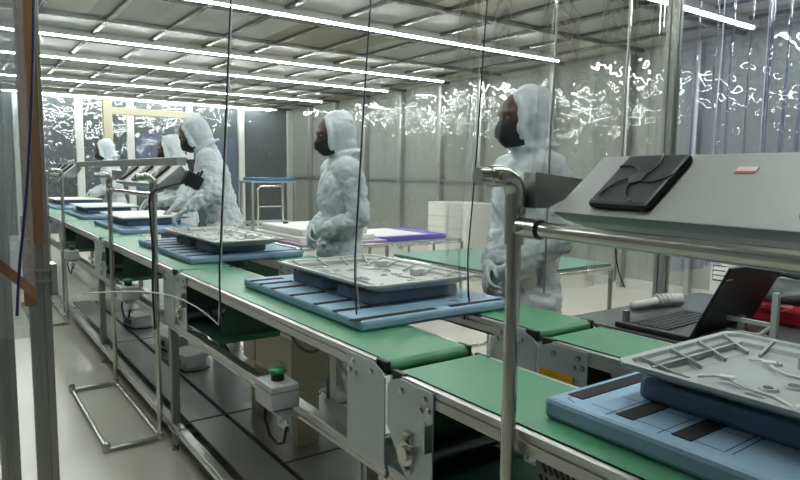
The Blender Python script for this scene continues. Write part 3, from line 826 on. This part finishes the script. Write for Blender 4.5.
curtain('clear curtain strip with its tip resting on the draped tray pad', 1.03, 1.485, .985, .985, sway(-.035), 4, seam=(('l', 'seam', .0026), ('r', 'wire', .0013)), folds=1.6, slope=.065)
curtain('clear curtain strip in front of the nearest person', 1.485, 1.84, .975, .965, sway(-.03), 5, seam=(('l', 'seam', .003),), folds=1.3, slope=.075)
curtain('clear curtain strip between the nearest person and right post, narrow pale edge', 1.83, 2.28, .96, .96, flat, 6, seam=(('l', 'alud', .0045),), folds=1.4, slope=.01)
curtain('clear curtain strip just left of the right booth post', 2.28, 2.615, .965, .965, flat, 7, seam=(('l', 'alud', .0045),), folds=1.4, slope=.01)
curtain('folded bluish curtain strip just right of the right booth post', 2.68, 3.02, .97, .97, flat, 8, 'filmr', folds=2.2, famp=.03, slope=.02)
curtain('folded bluish curtain strip second right of the booth post', 3.0, 3.42, .97, .97, flat, 9, 'filmr', seam=(('l', 'wire', .003),), folds=2.4, famp=.035, slope=.01)
curtain('folded bluish curtain strip at extreme right of the booth front', 3.40, 4.0, .97, .97, flat, 10, 'filmr', seam=(('l', 'wire', .003),), folds=3.2, famp=.04, slope=.01)

# ------------------------------------------------------------------ rear tables and what stands on them
def pipe_table(label, x0, x1, y0, y1, z, top, rails=True, legs=2):
    t = thing('work_table', label, 'table', ((x0 + x1) / 2, (y0 + y1) / 2, 0))
    w, l = (x1 - x0) / 2, (y1 - y0) / 2
    G().bx(-w, w, -l, l, z - .014, z).build('tabletop', top, t, bevel=.002)
    r = .014
    for a, b in (((-w, -l), (w, -l)), ((-w, l), (w, l)), ((-w, -l), (-w, l)), ((w, -l), (w, l))):
        G().cyl((*a, z - .03), (*b, z - .03), r).build('rail_pipe', 'steel', t, smooth='auto')
    for x in (-w, w):
        for k in range(legs):
            y = -l + 2 * l * k / (legs - 1)
            G().cyl((x, y, 0), (x, y, z - .03), r).build('leg', 'steel', t, smooth='auto')
    for y in (-l, l): G().cyl((-w, y, .2), (w, y, .2), r).build('brace', 'steel', t, smooth='auto')
    return t
pipe_table('green-topped pipe table behind the nearest person', 2.28, 3.12, 2.24, 3.24, .90, 'table')
pipe_table('pipe table with the purple pad, beyond the green-topped table', 2.95, 4.0, 4.55, 5.4, .80, 'zinc', legs=3)
t = thing('purple_pad', 'purple foam pad with white sheet, lying on pipe table', 'pad', (3.42, 4.95, .801))
G().bx(-.38, .42, -.36, .36, 0, .045).build('pad_body', 'purple', t, bevel=.006)
G().bx(-.36, .2, -.33, .34, .0455, .05).build('paper_sheet', 'board', t)
pipe_table('lilac-topped table with the white case, behind the second tray', 1.88, 2.56, 3.72, 4.66, .93, 'lilac')
t = thing('white_case', 'white moulded case on the lilac table, left of the head-down person', 'case', (2.19, 4.20, .931))
G().bx(-.27, .33, -.38, .4, 0, .035).build('base', 'board', t, bevel=.006)
G().bx(-.23, .30, -.33, .36, .036, .085).build('cover', 'board', t, bevel=.012)
for x, y in ((-.1, .2), (.1, -.1)): G().cyl((x, y, .085), (x, y, .10), .018).build('knob', 'black', t, smooth='auto')

def drawer_cabinet():
    t = thing('drawer_cabinet', 'white cabinet with stacked drawers against right wall', 'cabinet', (5.75, 6.75, 0))
    G().bx(-.2, .3, -.62, .3, 0, 1.02).build('carcass', 'white', t, bevel=.004)
    for c in range(2):
        for k in range(6):
            y0 = -.60 + .45 * c
            d = G().bx(-.215, -.201, y0, y0 + .43, .06 + .155 * k, .20 + .155 * k).build('drawer', 'board', t, bevel=.003)
            G().bx(-.222, -.216, y0 + .12, y0 + .31, .145 + .155 * k, .165 + .155 * k).build('handle', 'white', d)
drawer_cabinet()
def louver_cabinet():
    t = thing('louvred_cabinet', 'white cabinet with louvred vent, seen behind the laptop lid', 'cabinet', (5.3, 2.66, 0))
    G().bx(-.02, .5, -.75, .14, 0, .93).build('carcass', 'white', t, bevel=.004)
    g = G()
    for k in range(6): g.box((-.026, .045, .56 + .04 * k), (.012, .13, .03), Matrix.Rotation(.4, 3, 'Y'))
    g.build('louvres', 'white', t)
    G().bx(-.021, -.019, -.03, .12, .53, .80).build('vent_shadow_gap', 'dgrey', t)
    for y in (-.12, -.42): G().bx(-.026, -.019, y - .13, y + .13, .08, .88).build('door', 'white', t, bevel=.003)
louver_cabinet()
# laptop table, laptop and clutter
pipe_table('low bench behind the rear belt, carrying the open laptop', 1.745, 2.60, .40, 1.42, .912, 'dgrey')
def laptop():
    t = thing('laptop', 'open black laptop, lid back facing the viewer, on the bench', 'laptop', (1.955, .995, .9125), math.radians(2))
    G().bx(-.19, .19, 0, .25, 0, .018).build('base', 'laptop', t, bevel=.004)
    g = G()
    for r in range(6):
        for k in range(14): g.bx(-.165 + .0236 * k, -.146 + .0236 * k, .08 + .0215 * r, .097 + .0215 * r, .0185, .021)
    kb = g.build('keyboard', 'key', t)
    G().bx(-.05, .05, .19, .235, .0182, .0190).build('touchpad', 'key', t)
    a = math.radians(25)     # leans back toward the viewer
    rot = Matrix.Rotation(a, 3, 'X')
    c = Vector((0, -.004, .016)) + rot @ Vector((0, 0, .122))
    lid = G().box(c, (.38, .010, .244), rot).build('lid', 'laptop', t, bevel=.003)
    G().box(Vector((0, -.004, .016)) + rot @ Vector((0, .0055, .125)), (.34, .001, .2), rot).build('screen', 'black', lid)
    for (x, z, w, ang) in ((-.165, .205, .04, 0.6), (.15, .232, .035, 0.0)):
        G().box(Vector((0, -.004, .016)) + rot @ Vector((x, -.0056, z)), (w, .001, .005), rot @ Matrix.Rotation(ang * 0, 3, 'Y')).build('metal_mark', 'silver', lid)
    G().cyl((-.15, -.004, .014), (.15, -.004, .014), .008).build('hinge', 'dgrey', t, smooth='auto')
laptop()
t = thing('white_hose', 'white ribbed hose end lying behind the laptop keyboard', 'hose', (2.12, 1.33, .9125))
G().tube([(-.09, .03, .016), (-.04, .02, .017), (.01, .015, .02), (.07, .0, .026), (.13, -.03, .026)], [.014, .016, .017, .022, .024], 12).build('sleeve', 'board', t, smooth=True)
g = G()
for k in range(6): g.tube([(.03 + .018 * k, .012 - .006 * k, .026), (.036 + .018 * k, .010 - .006 * k, .026)], .0255, 12)
g.build('ribs', 'wire', t, smooth='auto')
for lab, x, y, h in (('short aluminium upright beside the rear belt, left of the laptop', 1.80, 1.225, .05), ('short aluminium upright in front of the laptop lid', 1.89, .90, .085)):
    o = G().bx(x - .008, x + .008, y - .008, y + .008, .9125, .9125 + h).build('upright', 'alu'); tag(o, lab, 'upright', 'short uprights on the bench')
t = thing('red_machine', 'red and black rounded machine on the bench at right edge', 'machine', (2.36, .99, .9125))
G().ball((.04, 0, .05), (.17, .16, .05), n=24).bx(-.12, .20, -.15, .15, 0, .06).build('lower_body', 'red', t, bevel=.02)
G().ball((.03, 0, .085), (.15, .15, .05), n=24).build('upper_body', 'dgrey', t, smooth=True)
G().tube([(.0, -.10, .12), (.02, -.05, .148), (.03, .02, .152), (.02, .08, .128)], .010, 10).build('handle', 'black', t, smooth=True)
G().tube([(-.02, .10, .115), (.0, .12, .118), (.04, .13, .112)], .012, 10).build('latch', 'red', t, smooth=True)
t = thing('folding_rack', 'small pale metal rack in front of the red machine', 'rack', (1.87, .80, .9125))
G().bx(-.008, .008, -.008, .008, 0, .17).build('upright_bar', 'white', t)
G().bx(-.006, .006, .008, .13, .070, .082).build('cross_bar', 'white', t)
G().bx(-.006, .006, .008, .13, .032, .044).build('cross_bar', 'white', t)
G().cyl((0, .006, .075), (-.05, .06, .004), .006, n=8).build('stay_bar', 'white', t)
# beige box under the line, wires, strip
t = thing('beige_cabinet', 'beige control cabinet standing between the two belt lines, below belt height', 'cabinet', (1.30, 3.0, 0))
G().bx(-.09, .10, -.50, .06, .46, .665).build('case', 'beige', t, bevel=.004)
G().bx(-.094, -.09, -.46, -.36, .50, .54).build('name_plate', 'beige', t)
G().bx(-.093, -.09, -.10, -.095, .47, .655).build('door_gap', 'dgrey', t)
for y in (-.46, .03): G().bx(-.05, .06, y - .02, y + .02, 0, .46).build('leg', 'beige', t)
o = G().bx(1.4215, 1.4245, 1.13, 1.255, .80, .83).build('marking_strip', 'yellow'); tag(o, 'orange-yellow strip on the rear conveyor plate below the belt joint', 'strip')
def cable(label, pts, r, m='cable', name='cable', cat='cable', group=None):
    P = [Vector(p) for p in pts]; out = []
    for i in range(len(P) - 1):
        a, b, c, d = P[max(i - 1, 0)], P[i], P[i + 1], P[min(i + 2, len(P) - 1)]
        for k in range(8):
            u = k / 8; out.append(.5 * (2 * b + (c - a) * u + (2 * a - 5 * b + 4 * c - d) * u * u + (3 * b - a - 3 * c + d) * u ** 3))
    out.append(P[-1])
    o = G().tube(out, r, 8).build(name, m, None, smooth=True)
    return tag(o, label, cat, group)
cable('thick black cable looped below the nearest draped conveyor', [(1.25, 2.40, .80), (1.24, 2.52, .72), (1.24, 2.62, .69), (1.25, 2.75, .675), (1.24, 2.95, .68), (1.25, 3.1, .675)], .009)
cable('thin black cable hanging in front of the beige cabinet', [(1.19, 2.1, .82), (1.19, 2.2, .70), (1.195, 2.35, .66), (1.19, 2.5, .72), (1.19, 2.6, .82)], .006)
cable('black cable hanging down the near post of the middle stand', [(1.0, 3.26, 1.345), (.91, 3.27, 1.325), (.832, 3.285, 1.28), (.828, 3.285, 1.15), (.834, 3.285, 1.0), (.828, 3.285, .8), (.834, 3.285, .6)], .0055)
cable('navy cable running down the taped post at left', [(.178, 1.52, 2.8), (.172, 1.52, 2.0), (.165, 1.52, 1.7), (.143, 1.52, 1.4), (.118, 1.51, 1.2), (.108, 1.50, 1.1)], .003, 'navy')
cable('thin dark wire hanging beside the curtain below the fan box pipe', [(2.19, 1.555, 1.26), (2.185, 1.555, 1.18), (2.19, 1.555, 1.10), (2.215, 1.555, 1.02), (2.262, 1.555, .945)], .0025)
t = thing('cable_plug', 'black square connector on the near end of the middle fan box', 'connector', (1.03, 3.25, 1.355))
G().box((0, 0, 0), (.09, .05, .07), Matrix.Rotation(.5, 3, 'Y')).build('plug_body', 'black', t, bevel=.006)
g = G()
for k in range(4): g.box((-.03 + .02 * k, -.026, .0 + .008 * k), (.01, .006, .06), Matrix.Rotation(.5, 3, 'Y'))
g.build('ridges', 'rubber', t)
# far clutter
t = thing('cream_gantry', 'cream painted beam on a short post near the back wall', 'beam', (1.98, 10.1, 0))
G().bx(-.06, .06, -.06, .06, 0, 2.45).build('column', 'cream', t, bevel=.006)
G().bx(-.06, 1.35, -.05, .05, 2.22, 2.32).build('beam', 'cream', t, bevel=.006)
t = thing('trolley', 'chrome hand trolley standing near the right rear corner', 'trolley', (4.3, 9.6, 0))
G().tube([(-.22, 0, .1), (-.22, 0, 1.12), (-.18, 0, 1.18), (.18, 0, 1.18), (.22, 0, 1.12), (.22, 0, .1)], .018, 10).build('frame', 'steel', t, smooth=True)
for z in (.5, .85): G().cyl((-.22, 0, z), (.22, 0, z), .012).build('cross_bar', 'steel', t, smooth='auto')
G().bx(-.24, .24, -.3, .0, .08, .11).build('deck', 'zinc', t)
for x in (-.2, .2): G().cyl((x - .015, -.05, .04), (x + .015, -.05, .04), .04).build('wheel', 'rubber', t, smooth='auto')
t = thing('blue_crate_rack', 'grey rack with blue crate on top, near the right rear corner', 'rack', (4.7, 10.6, 0))
for x in (-.4, .4):
    for y in (-.25, .25): G().bx(x - .02, x + .02, y - .02, y + .02, 0, 1.22).build('leg', 'alud', t)
G().bx(-.43, .43, -.28, .28, 1.22, 1.25).bx(-.42, .42, -.27, .27, .5, .53).build('shelf_plate', 'zinc', t)
o = G().bx(4.33, 5.1, 10.36, 10.84, 1.251, 1.31).build('blue_crate', 'blue', None, bevel=.01); tag(o, 'shallow blue crate on the grey rack near rear corner', 'crate')
t = thing('wall_screen', 'dark flat screen on a stand behind the far people', 'screen', (3.6, 11.6, 0))
G().bx(-.45, .45, -.03, .03, 1.2, 1.62).build('panel', 'black', t, bevel=.008)
G().bx(-.03, .03, -.03, .03, .02, 1.2).bx(-.3, .3, -.2, .2, 0, .02).build('stand', 'alud', t)
t = thing('parts_bin', 'dark bin with red lid behind the left end of line', 'bin', (2.75, 8.8, 0))
G().bx(-.35, .35, -.2, .2, 0, 1.22).build('body', 'dgrey', t, bevel=.01)
G().bx(-.05, .3, -.18, .18, 1.22, 1.27).build('lid', 'red', t, bevel=.01)

# small supplies and leads lying on the low shelves
for lab, x, y, m in (('pale power supply block on the low shelf, nearest of three', 1.22, 4.05, 'ctrl'), ('pale power supply block on the low shelf, middle of three', 1.26, 4.55, 'white'), ('pale power supply block on the low shelf, farthest of three', 1.22, 5.35, 'ctrl')):
    t = thing('power_supply', lab, 'power supply', (x, y, .1545), .2, 'power supplies on the low shelves')
    G().bx(-.07, .07, -.12, .12, 0, .09).build('case', m, t, bevel=.006)
    G().bx(-.071, -.069, -.05, .05, .02, .06).build('socket_panel', 'dgrey', t)
    G().tube([(-.07, .0, .05), (-.11, -.02, .06), (-.13, -.08, .03), (-.10, -.16, .008), (-.02, -.20, .008), (.06, -.17, .008)], .006, 8).build('lead', 'cable', t, smooth=True)
cable('black cable looping from the belt drive at the second joint', [(1.0, 2.95, .76), (.99, 2.82, .66), (1.0, 2.7, .60), (1.03, 2.75, .55), (1.05, 2.95, .57), (1.06, 3.1, .63)], .006)
cable('black cable looping from the belt drive at the third joint', [(1.0, 4.72, .76), (.99, 4.6, .66), (1.0, 4.5, .58), (1.03, 4.55, .54), (1.05, 4.72, .57), (1.06, 4.85, .63)], .006)
